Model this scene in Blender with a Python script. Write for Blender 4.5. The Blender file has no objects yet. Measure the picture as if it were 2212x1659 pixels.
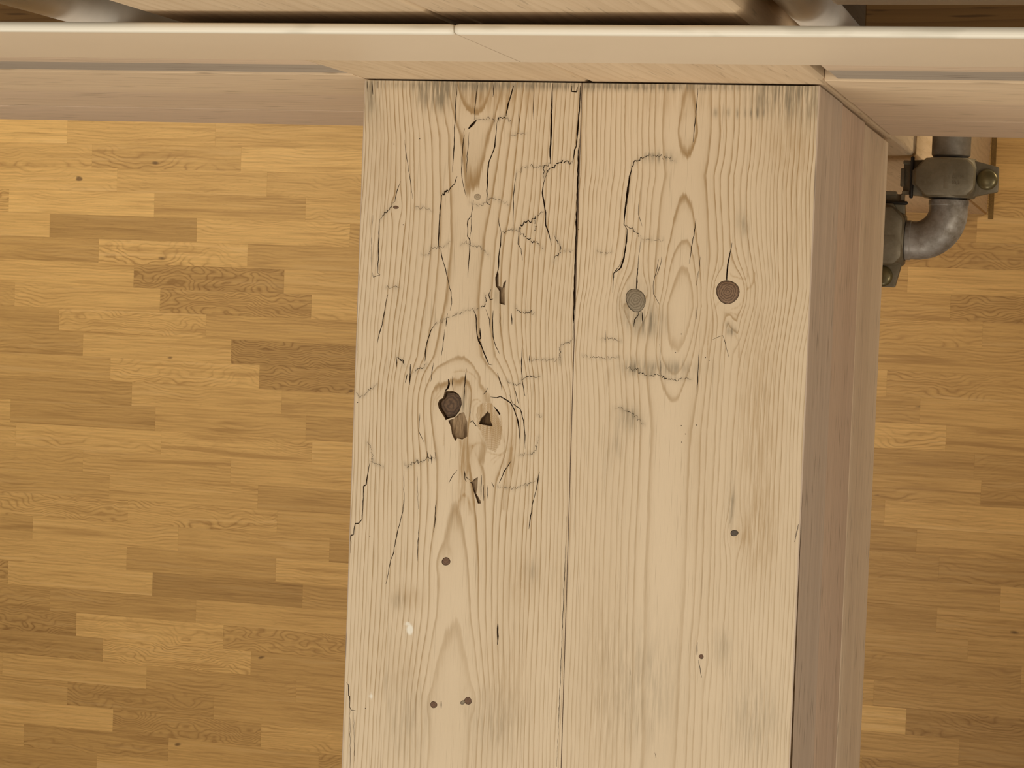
import bpy, bmesh, math, random
import numpy as np
from mathutils import Vector, Matrix, Euler
from mathutils.geometry import delaunay_2d_cdt

# ------------------------------------------------------------------ camera, world, lights, exposure
scn = bpy.context.scene
COL = scn.collection
F_PX, W_PX, H_PX = 4600.0, 2212.0, 1659.0
CAM_Z = 5.785
EUL = Euler((math.radians(-2.267), math.radians(15.199), math.radians(2.221)), 'XYZ')
cam_d = bpy.data.cameras.new('camera'); cam = bpy.data.objects.new('camera', cam_d); COL.objects.link(cam)
cam_d.sensor_width = 36.0; cam_d.lens = 36.0 * F_PX / W_PX
cam_d.clip_start = 0.05; cam_d.clip_end = 100
cam.location = (0, 0, CAM_Z); cam.rotation_euler = EUL
scn.camera = cam

wd = bpy.data.worlds.new('hall_light'); scn.world = wd; wd.use_nodes = True
bgn = wd.node_tree.nodes['Background']
bgn.inputs[0].default_value = (1.0, 0.93, 0.83, 1); bgn.inputs[1].default_value = 0.46

def area_light(name, loc, target, size, power, color):
    l = bpy.data.lights.new(name, 'AREA'); l.shape = 'RECTANGLE'; l.size, l.size_y = size
    l.energy = power; l.color = color
    o = bpy.data.objects.new(name, l); COL.objects.link(o); o.location = loc
    d = Vector(target) - Vector(loc); o.rotation_euler = d.to_track_quat('-Z', 'Y').to_euler()
    return o
area_light('hall_ceiling_light', (-1.9, -1.2, 9.0), (-0.9, -0.3, 0), (3.0, 3.0), 150, (1.0, 0.92, 0.79))
area_light('front_fill_light', (-1.2, -5.5, 6.0), (-0.8, 0.2, 3.3), (4.0, 2.5), 225, (1.0, 0.93, 0.82))  # added fill, no known source, brightens the front faces of the timber
area_light('side_fill_light', (3.4, -1.4, 6.2), (-0.3, -0.2, 3.1), (1.5, 1.5), 75, (1.0, 0.90, 0.75))  # added fill, no known source, brightens the right side of the beam
area_light('lower_hall_light', (-3.4, 1.3, 2.5), (-2.5, 0.3, 0), (1.2, 1.2), 42, (1.0, 0.86, 0.62))
area_light('under_gallery_light', (0.72, 0.75, 2.3), (-0.28, 0.35, 0.4), (0.4, 0.4), 18, (1.0, 0.82, 0.55))

vs = scn.view_settings
vs.view_transform = 'Standard'; vs.look = 'None'; vs.gamma = 1.0; vs.exposure = -0.46
vs.use_curve_mapping = False

# ------------------------------------------------------------------ pixel <-> place
RM = np.array(EUL.to_matrix()); CC = np.array([0, 0, CAM_Z])
def ray(u, v): return RM @ np.array([(u - 1106.0) / F_PX, -(v - 829.5) / F_PX, -1.0])
def at_z(u, v, z): d = ray(u, v); return CC + d * ((z - CAM_Z) / d[2])
def at_y(u, v, y): d = ray(u, v); return CC + d * (y / d[1])
def to_px(P):
    q = (np.asarray(P) - CC) @ RM
    return 1106.0 + F_PX * q[:, 0] / -q[:, 2], 829.5 - F_PX * q[:, 1] / -q[:, 2]

# ------------------------------------------------------------------ object helpers
def tag(o, label=None, cat=None, group=None, kind=None):
    if label: o['label'] = label
    if cat: o['category'] = cat
    if group: o['group'] = group
    if kind: o['kind'] = kind
    return o
def empty(name, loc):
    o = bpy.data.objects.new(name, None); o.empty_display_size = 0.1; COL.objects.link(o); o.location = loc; return o
def world_of(o):
    v = Vector((0, 0, 0))
    while o: v = v + o.location; o = o.parent
    return v
def link_mesh(name, me, mat, parent=None, origin=(0, 0, 0)):
    """mesh data is given relative to the world point `origin`"""
    o = bpy.data.objects.new(name, me); COL.objects.link(o)
    if mat is not None:
        mats = mat if isinstance(mat, (list, tuple)) else [mat]
        if not me.materials:
            for m in mats: me.materials.append(m)
    if parent:
        o.parent = parent; o.location = Vector(origin) - world_of(parent)
    else: o.location = origin
    return o
def bm_mesh(bm, name, smooth=None):
    me = bpy.data.meshes.new(name); bm.normal_update(); bm.to_mesh(me); bm.free()
    if smooth is not None:
        for p in me.polygons: p.use_smooth = True
        me.set_sharp_from_angle(angle=math.radians(smooth))
    return me
def box_bm(x0, x1, y0, y1, z0, z1, bevel=0.0, seg=2, bm=None):
    b = bm or bmesh.new()
    r = bmesh.ops.create_cube(b, size=1.0)
    for v in r['verts']:
        v.co = Vector(((x0 + x1) / 2 + v.co.x * (x1 - x0), (y0 + y1) / 2 + v.co.y * (y1 - y0), (z0 + z1) / 2 + v.co.z * (z1 - z0)))
    if bevel > 0:
        es = {e for v in r['verts'] for e in v.link_edges}
        bmesh.ops.bevel(b, geom=list(es), offset=bevel, segments=seg, profile=0.5, affect='EDGES')
    return b
def box(name, x0, x1, y0, y1, z0, z1, mat, parent=None, bevel=0.002, seg=2):
    o = ((x0 + x1) / 2, (y0 + y1) / 2, z0)
    bm = box_bm(x0 - o[0], x1 - o[0], y0 - o[1], y1 - o[1], 0, z1 - z0, bevel, seg)
    return link_mesh(name, bm_mesh(bm, name, 40), mat, parent, o)
def lathe_bm(profile, axis='Y', seg=40, bm=None):
    b = bm or bmesh.new(); rings = []
    for t, r in profile:
        ring = []
        for i in range(seg):
            a = 2 * math.pi * i / seg; c, s = r * math.cos(a), r * math.sin(a)
            ring.append(b.verts.new({'Y': (c, t, s), 'X': (t, c, s), 'Z': (c, s, t)}[axis]))
        rings.append(ring)
    for A, B in zip(rings, rings[1:]):
        for i in range(seg): b.faces.new((A[i], A[(i + 1) % seg], B[(i + 1) % seg], B[i]))
    for ring, in ((rings[0],), (rings[-1],)):
        try: b.faces.new(ring)
        except ValueError: pass
    bmesh.ops.recalc_face_normals(b, faces=b.faces)
    return b
def prism_bm(pts, z0, z1, bevel=0.0, bm=None):
    b = bm or bmesh.new()
    lo = [b.verts.new((x, y, z0)) for x, y in pts]; hi = [b.verts.new((x, y, z1)) for x, y in pts]; n = len(pts)
    fs = [b.faces.new(lo), b.faces.new(hi)] + [b.faces.new((lo[i], lo[(i + 1) % n], hi[(i + 1) % n], hi[i])) for i in range(n)]
    bmesh.ops.recalc_face_normals(b, faces=fs)
    if bevel > 0:
        es = list({e for f in fs for e in f.edges})
        bmesh.ops.bevel(b, geom=es, offset=bevel, segments=2, profile=0.5, affect='EDGES')
    return b

# ------------------------------------------------------------------ material helpers
class NT:
    def __init__(s, name, rough=0.6, spec=0.35):
        s.m = bpy.data.materials.new(name); s.m.use_nodes = True; s.t = s.m.node_tree
        s.b = s.t.nodes['Principled BSDF']; s.b.inputs['Roughness'].default_value = rough
        s.b.inputs['Specular IOR Level'].default_value = spec
    def n(s, typ, **kw):
        x = s.t.nodes.new(typ)
        for k, v in kw.items(): setattr(x, k, v)
        return x
    def put(s, sock, v):
        if hasattr(v, 'is_output') or isinstance(v, bpy.types.NodeSocket): s.t.links.new(v, sock)
        else:
            if isinstance(v, tuple) and len(v) == 3 and sock.type == 'RGBA': v = v + (1,)
            sock.default_value = v
    def math(s, op, a, b=0.0, c=0.0, clamp=False):
        x = s.n('ShaderNodeMath', operation=op, use_clamp=clamp)
        for i, v in enumerate((a, b, c)): s.put(x.inputs[i], v)
        return x.outputs[0]
    def vmul(s, v, m):
        x = s.n('ShaderNodeVectorMath', operation='MULTIPLY'); s.put(x.inputs[0], v); s.put(x.inputs[1], m); return x.outputs[0]
    def vadd(s, v, m):
        x = s.n('ShaderNodeVectorMath', operation='ADD'); s.put(x.inputs[0], v); s.put(x.inputs[1], m); return x.outputs[0]
    def noise(s, vec, scale=1.0, detail=3.0, rough=0.55, dist=0.0):
        x = s.n('ShaderNodeTexNoise'); s.put(x.inputs['Vector'], vec)
        x.inputs['Scale'].default_value = scale; x.inputs['Detail'].default_value = detail
        x.inputs['Roughness'].default_value = rough; x.inputs['Distortion'].default_value = dist
        return x.outputs['Fac']
    def ramp(s, f, stops, interp='LINEAR'):
        x = s.n('ShaderNodeValToRGB'); x.color_ramp.interpolation = interp
        e = x.color_ramp.elements
        while len(e) < len(stops): e.new(0.5)
        for i, (p, c) in enumerate(stops):
            e[i].position = p; e[i].color = (c, c, c, 1) if not isinstance(c, tuple) else c + (1,)
        s.put(x.inputs[0], f); return x.outputs[0]
    def mix(s, f, a, b, mode='MIX'):
        x = s.n('ShaderNodeMix', data_type='RGBA', blend_type=mode)
        s.put(x.inputs[0], f); s.put(x.inputs[6], a); s.put(x.inputs[7], b); return x.outputs[2]
    def map(s, v, a, b, c, d):
        x = s.n('ShaderNodeMapRange'); s.put(x.inputs[0], v)
        for i, q in enumerate((a, b, c, d)): x.inputs[i + 1].default_value = q
        return x.outputs[0]
    def attr(s, name):
        x = s.n('ShaderNodeAttribute'); x.attribute_name = name; return x.outputs['Fac']
    def obj(s): return s.n('ShaderNodeTexCoord').outputs['Object']
    def sep(s, v):
        x = s.n('ShaderNodeSeparateXYZ'); s.put(x.inputs[0], v); return x.outputs
    def comb(s, x, y, z):
        c = s.n('ShaderNodeCombineXYZ')
        for i, v in enumerate((x, y, z)): s.put(c.inputs[i], v)
        return c.outputs[0]
    def bump(s, h, strength=0.2, dist=0.001):
        x = s.n('ShaderNodeBump'); x.inputs['Strength'].default_value = strength; x.inputs['Distance'].default_value = dist
        s.put(x.inputs['Height'], h); s.t.links.new(x.outputs[0], s.b.inputs['Normal'])
    def color(s, c): s.put(s.b.inputs['Base Color'], c); return s.m

def plain(name, col, rough=0.6, metal=0.0, spec=0.35, var=0.08, scale=60, bump=0.0):
    k = NT(name, rough, spec); k.b.inputs['Metallic'].default_value = metal
    o = k.obj(); f = k.noise(o, scale, 4, 0.6)
    if bump: k.bump(f, bump, 0.002)
    return k.color(k.mix(k.map(f, .3, .7, 0, 1), tuple(c * (1 - var) for c in col), tuple(min(1, c * (1 + var)) for c in col)))

def timber(name, axis, base, late, seed=0.0, pitch=0.006, streak=0.5, contrast=0.5, blotch=None):
    """planed spruce, grain along `axis` of the object"""
    k = NT(name, 0.62, 0.3); o = k.vadd(k.obj(), (seed, seed * .7, seed * .3))
    lng = {'X': 0, 'Y': 1, 'Z': 2}[axis]
    def st(l, c): v = [c, c, c]; v[lng] = l; return tuple(v)
    warp = k.noise(k.vmul(o, st(1.3, 7)), 1, 2, .5)
    s = k.sep(o); ot = [i for i in range(3) if i != lng]
    cross = k.math('ADD', s[ot[0]], k.math('MULTIPLY', s[ot[1]], .83))
    u = k.math('ADD', k.math('DIVIDE', cross, pitch), k.math('MULTIPLY', warp, 9.0))
    lt = k.ramp(k.math('FRACT', u), [(0, .15), (.5, 0), (.85, .75), (.95, 1), (1, .15)])
    fib = k.noise(k.vmul(o, st(9, 700)), 1, 3, .6)
    big = k.noise(k.vmul(o, st(1.1, 16)), 1, 3, .5)
    c = k.mix(k.math('MULTIPLY', lt, contrast), base, late)
    c = k.mix(k.map(big, .35, .7, 0, .55), c, blotch or tuple(x * .80 for x in base))
    bnd = k.noise(k.vmul(o, st(1.6, 95)), 1, 3, .6)
    c = k.mix(k.map(bnd, .52, .70, 0, .42), c, late); c = k.mix(k.map(bnd, .30, .46, .4, 0), c, tuple(min(1, x * 1.14) for x in base))
    dash = k.noise(k.vmul(o, st(16, 210)), 1, 1, .5)
    c = k.mix(k.math('MULTIPLY', k.map(dash, .655, .74, 0, 1), streak, clamp=True), c, tuple(x * .42 for x in late))
    c = k.mix(1.0, c, k.mix(fib, (.93,) * 3, (1.05,) * 3), 'MULTIPLY')
    k.bump(k.math('ADD', lt, fib), .12, .0006)
    return k.color(c)

# ================================================================== FLOOR: oak strip parquet
PITCH, SLEN = 0.07, 0.474
def oak_material():
    k = NT('oak_parquet', 0.42, 0.42)
    oi = k.n('ShaderNodeObjectInfo'); seed = k.math('MULTIPLY', oi.outputs['Random'], 37.0)
    s = k.sep(k.obj()); fig = oi.outputs['Alpha']
    P = k.comb(s[0], s[1], seed)
    w1 = k.noise(k.vmul(P, (4.2, 9, 1)), 1, 2.5, .55)
    w2 = k.noise(k.vmul(P, (17, 26, 1)), 1, 2, .5)
    amp = k.map(fig, 0, 1, 3.0, 24.0)
    u = k.math('ADD', k.math('MULTIPLY', s[1], 95.0), k.math('MULTIPLY', w1, amp))
    u = k.math('ADD', u, k.math('MULTIPLY', w2, k.map(fig, 0, 1, .5, 1.6)))
    u = k.math('ADD', u, seed)
    ring = k.ramp(k.math('FRACT', u), [(0, .35), (.25, 0), (.6, .15), (.85, 1), (1, .35)])
    rs = k.map(k.noise(k.vmul(P, (3, 14, 1)), 1, 2, .5), .38, .68, 0.0, 1.0)
    fib = k.noise(k.vmul(P, (6, 190, 1)), 1, 3, .55)
    fine = k.noise(k.vmul(P, (40, 900, 1)), 1, 2, .6)
    base, dark = (0.720, 0.440, 0.148), (0.330, 0.165, 0.040)
    amt = k.math('MULTIPLY', k.math('MULTIPLY', ring, k.math('MAXIMUM', rs, k.map(fig, .4, 1, 0, .75))), k.map(fig, 0, 1, .45, 1.0))
    c = k.mix(amt, base, dark)
    c = k.mix(k.map(fib, .36, .72, .0, .40), c, dark)
    c = k.mix(k.map(fine, .60, .72, 0, .35), c, (.22, .105, .025))
    st2 = k.noise(k.vmul(P, (2.0, 48, 1)), 1, 3, .6, .8)
    c = k.mix(k.map(st2, .56, .70, 0, .55), c, (.74, .475, .19)); c = k.mix(k.map(st2, .30, .44, .5, 0), c, dark)
    spot = k.noise(k.vmul(P, (13, 30, 1)), 1, 1, .4)
    c = k.mix(k.map(spot, .79, .83, 0, .8), c, (.12, .055, .015))
    c = k.mix(1.0, c, oi.outputs['Color'], 'MULTIPLY')
    k.bump(k.math('ADD', fib, ring), .05, .0006)
    k.put(k.b.inputs['Roughness'], k.map(fib, .3, .7, .38, .5))
    return k.color(c)
M_OAK = oak_material()
M_SUB = plain('dark_joint', (0.10, 0.05, 0.02), .8)

# the floor slab and, beyond the counted strips, the continuing parquet
FX0, FX1 = -3.62, 0.42; ROW0, ROW1 = -24, 7
fl = link_mesh('floor', bm_mesh(box_bm(-7, 6, -7, 7, -0.10, -0.0145), 'floor'), M_SUB); tag(fl, kind='structure')
def far_floor_material():
    k = NT('oak_parquet_far', .45, .4); o = k.obj()
    b = k.n('ShaderNodeTexBrick'); k.put(b.inputs['Vector'], o)
    b.inputs['Scale'].default_value = 1.0; b.inputs['Brick Width'].default_value = SLEN; b.inputs['Row Height'].default_value = PITCH
    b.inputs['Mortar Size'].default_value = 0.0006; b.offset = .37
    b.inputs['Color1'].default_value = (.70, .43, .145, 1); b.inputs['Color2'].default_value = (.50, .295, .092, 1); b.inputs['Mortar'].default_value = (.4, .22, .07, 1)
    f = k.noise(k.vmul(o, (12, 260, 1)), 1, 3, .6)
    return k.color(k.mix(k.map(f, .36, .72, 0, .38), b.outputs[0], (.33, .165, .04)))
def far_floor():
    bm = bmesh.new()
    ya, yb = ROW0 * PITCH, (ROW1 + 1) * PITCH
    for x0, x1, y0, y1 in ((-7, 6, yb, 7), (-7, 6, -7, ya), (-7, FX0, ya, yb), (FX1, 6, ya, yb)):
        box_bm(x0, x1, y0, y1, -.0144, 0, 0, 1, bm)
    tag(link_mesh('parquet_field', bm_mesh(bm, 'parquet_field'), far_floor_material(), fl), kind='stuff')
far_floor()

M_SHADE_WALL = plain('brown_shade_wall', (.30, .19, .09), .6)
tag(link_mesh('shade_wall_right', bm_mesh(box_bm(.50, .62, -3.0, 0.2, 0, 2.7), 'shade_wall_right'), M_SHADE_WALL), kind='structure')  # unseen wall added to keep light off the right-hand floor
tag(link_mesh('shade_wall_front', bm_mesh(box_bm(-5.5, .49, -2.6, -2.5, 0, 2.7), 'shade_wall_front'), M_SHADE_WALL), kind='structure')  # unseen wall added to darken the floor towards the front
CR = {'7': (0, 250, .42185), '8': (0, 950, .4274), 'r': (1850, 440, .24117), 's': (1850, 820, .25315), 't': (1840, 1230, .25851)}
def cpx(c, x, y): a, b, k = CR[c]; return a + k * x, b + k * y
JOINTS = [('7', [(345, 60), (1105, 88), (1235, 205), (465, 180), (600, 315), (1365, 362), (790, 445), (1560, 478), (255, 550), (1010, 578), (505, 690), (1270, 702),
                 (685, 815), (1455, 845), (820, 940), (1055, 1075), (425, 1160), (1180, 1205), (565, 1295), (1320, 1338), (675, 1420), (1435, 1468), (795, 1545), (1565, 1600)]),
          ('8', [(1165, 160), (410, 130), (1400, 425), (900, 505), (640, 600), (1385, 632), (770, 737), (1525, 802), (990, 872), (385, 940), (1130, 1010), (520, 1062), (1265, 1140),
                 (1495, 1290), (1080, 1362), (570, 1425), (1320, 1500), (120, 1512), (855, 1580)]),
          ('r', [(515, 690), (908, 950)]), ('s', [(578, 310), (815, 560), (1068, 860), (262, 1230), (510, 1430)]),
          ('t', [(1315, 390), (755, 590), (1035, 790), (222, 1170), (495, 1410)])]
rowph = {}
for c, L in JOINTS:
    for x, y in L:
        p = at_z(*cpx(c, x, y), 0); k = int(math.floor(p[1] / PITCH))
        rowph.setdefault(k, p[0] % SLEN)
# tone hints: (crop, x, y, brightness, figure)
TONES = [('7', 150, 50, 1.22, .1), ('7', 700, 70, 1.05, .2), ('7', 1500, 90, .98, .2), ('7', 850, 200, .92, .5), ('7', 1550, 200, 1.18, .1), ('7', 250, 180, 1.05, .5),
         ('7', 300, 300, 1.12, .4), ('7', 1000, 320, 1.02, .3), ('7', 1650, 370, 1.02, .5), ('7', 400, 430, 1.2, .2), ('7', 1200, 460, .92, .1), ('7', 1720, 480, 1.08, .3),
         ('7', 120, 550, 1.08, .1), ('7', 640, 570, .66, .1), ('7', 1400, 590, 1.14, .4), ('7', 250, 680, .84, .1), ('7', 900, 690, 1.16, .7), ('7', 1600, 690, .86, .1),
         ('7', 400, 800, 1.1, .1), ('7', 1050, 830, .78, 1.0), ('7', 1650, 850, .98, .1), ('7', 450, 900, 1.08, .2), ('7', 1150, 950, .82, 1.0), ('7', 600, 1020, 1.04, .8), ('7', 1400, 1080, .92, .1),
         ('7', 200, 1130, .80, .2), ('7', 800, 1170, 1.05, .1), ('7', 1550, 1220, .70, 1.0), ('7', 280, 1270, .92, .1), ('7', 900, 1310, 1.1, .7), ('7', 1600, 1350, .72, 1.0),
         ('7', 350, 1390, .80, .2), ('7', 1100, 1440, 1.02, .2), ('7', 1650, 1480, .92, .4), ('7', 450, 1540, .80, .2), ('7', 1200, 1580, .98, .1), ('7', 1700, 1620, .84, .2),
         ('8', 200, 90, .95, .4), ('8', 700, 130, .98, .1), ('8', 1450, 180, 1.04, .1), ('8', 900, 250, 1.0, .2), ('8', 1600, 400, .92, .1), ('8', 550, 460, 1.12, .1), ('8', 1200, 530, .96, .1),
         ('8', 350, 590, 1.12, .2), ('8', 950, 610, .84, .1), ('8', 400, 700, 1.12, .2), ('8', 1150, 770, .66, .1), ('8', 1650, 840, .86, .1), ('8', 150, 800, .84, .5), ('8', 700, 850, .84, .2),
         ('8', 1350, 890, 1.02, .1), ('8', 180, 940, .78, .9), ('8', 750, 980, 1.2, .7), ('8', 1400, 1020, .94, .9), ('8', 350, 1060, .76, .5), ('8', 900, 1110, 1.18, .9), ('8', 1500, 1150, .86, .1),
         ('8', 350, 1200, 1.05, .1), ('8', 1100, 1250, .86, .3), ('8', 500, 1300, .82, .1), ('8', 250, 1380, 1.12, .1), ('8', 850, 1350, .80, .8), ('8', 900, 1480, .86, .9), ('8', 1500, 1420, .90, .1),
         ('8', 450, 1540, .84, .5), ('8', 1200, 1600, .94, .1), ('8', 60, 1500, 1.05, .1), ('8', 600, 1640, 1.05, .2),
         ('r', 1000, 400, .82, .9), ('r', 1000, 700, 1.08, .2), ('r', 350, 650, .86, .1), ('r', 1200, 950, .82, 1.0), ('r', 500, 950, .92, .2), ('r', 700, 1180, .94, .5), ('r', 900, 1450, .9, .2),
         ('s', 900, 150, .92, .7), ('s', 350, 320, .84, .3), ('s', 1000, 330, 1.0, .1), ('s', 450, 550, 1.2, .5), ('s', 1150, 580, .92, .1), ('s', 600, 850, .9, 1.0), ('s', 1250, 850, .82, .5),
         ('s', 900, 1050, .92, .3), ('s', 190, 1200, .92, .1), ('s', 800, 1230, 1.14, .1), ('s', 300, 1430, .86, .1), ('s', 1000, 1450, 1.0, .1), ('s', 500, 1600, .84, .4),
         ('t', 600, 50, .82, .5), ('t', 700, 250, .90, .1), ('t', 1380, 400, 1.0, .1), ('t', 500, 570, .92, .1), ('t', 1100, 600, 1.02, .1), ('t', 500, 720, .98, .1), ('t', 1250, 800, .72, .6), ('t', 700, 800, .94, .1),
         ('t', 700, 950, .92, .4), ('t', 150, 1165, 1.42, .0), ('t', 800, 1170, .98, .2), ('t', 300, 1400, 1.12, .3), ('t', 900, 1430, .86, .2), ('t', 500, 1560, 1.06, .2)]
hint = {}
def strip_id(x, y):
    k = int(math.floor(y / PITCH)); return k, int(math.floor((x - phase(k)) / SLEN))
def phase(k):
    if k not in rowph:
        rowph[k] = (phase(k - 1) + 0.083 + .11 * ((k * 7) % 5) / 5) % SLEN if k > -40 else .1
    return rowph[k]
for c, x, y, t, fg in TONES:
    p = at_z(*cpx(c, x, y), 0); hint[strip_id(p[0], p[1])] = (t, fg)
BASE_CORNER = at_z(2135, 462, 0)     # front right corner of the column on the floor
CX0, CX1, CY0, CY1 = -0.790, -0.2765, 0.2145, 0.72
def strip_mesh(L):
    bm = box_bm(-L / 2, L / 2, -PITCH / 2 + .00004, PITCH / 2 - .00004, -.014, 0, 0)
    es = [e for e in bm.edges if all(v.co.z > -.001 for v in e.verts)]
    bmesh.ops.bevel(bm, geom=es, offset=.00015, segments=1, affect='EDGES')
    return bm_mesh(bm, 'strip')
full_strip = strip_mesh(SLEN - .00008)
rnd = random.Random(11)
for k in range(ROW0, ROW1 + 1):
    ph = phase(k); i0 = int(math.floor((FX0 - ph) / SLEN)); i1 = int(math.floor((FX1 - ph) / SLEN))
    yc = (k + .5) * PITCH
    for i in range(i0, i1 + 1):
        a, b = max(ph + i * SLEN, FX0), min(ph + (i + 1) * SLEN, FX1)
        if b - a < .02: continue
        t, fg = hint.get((k, i), (rnd.choice((.82, .9, .95, 1.0, 1.03, 1.08, 1.12)), rnd.choice((.1, .1, .2, .3, .6, .9))))
        me = full_strip if abs(b - a - SLEN) < 1e-6 else strip_mesh(b - a - .00008)
        o = link_mesh('strip', me, M_OAK, fl, ((a + b) / 2, yc, 0))
        tt = (1 + (t - 1) * .8) * (1 + rnd.uniform(-.02, .02))
        o.color = (tt, tt * (1 + .25 * (tt - 1) * .6), tt * (1 + .5 * (tt - 1) * .8), fg)

# ================================================================== TIMBER STRUCTURE
ZT, ZB = 3.54, 2.755           # beam top / bottom
BX0, BX1, BXS = -0.7882, -0.2845, -0.5375
BY1, BY0 = 0.2125, -1.35

# ---------- features of the weathered beam top, read from the photograph
CR.update({'A': (700, 150, .27125), 'B': (1200, 150, .27125), 'C': (700, 580, .31348), 'D': (1200, 560, .32543), 'E': (680, 1080, .3491),
           'F': (1200, 1080, .3490), 'G': (930, 800, .18083), 'H': (1320, 580, .15371)})
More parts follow.
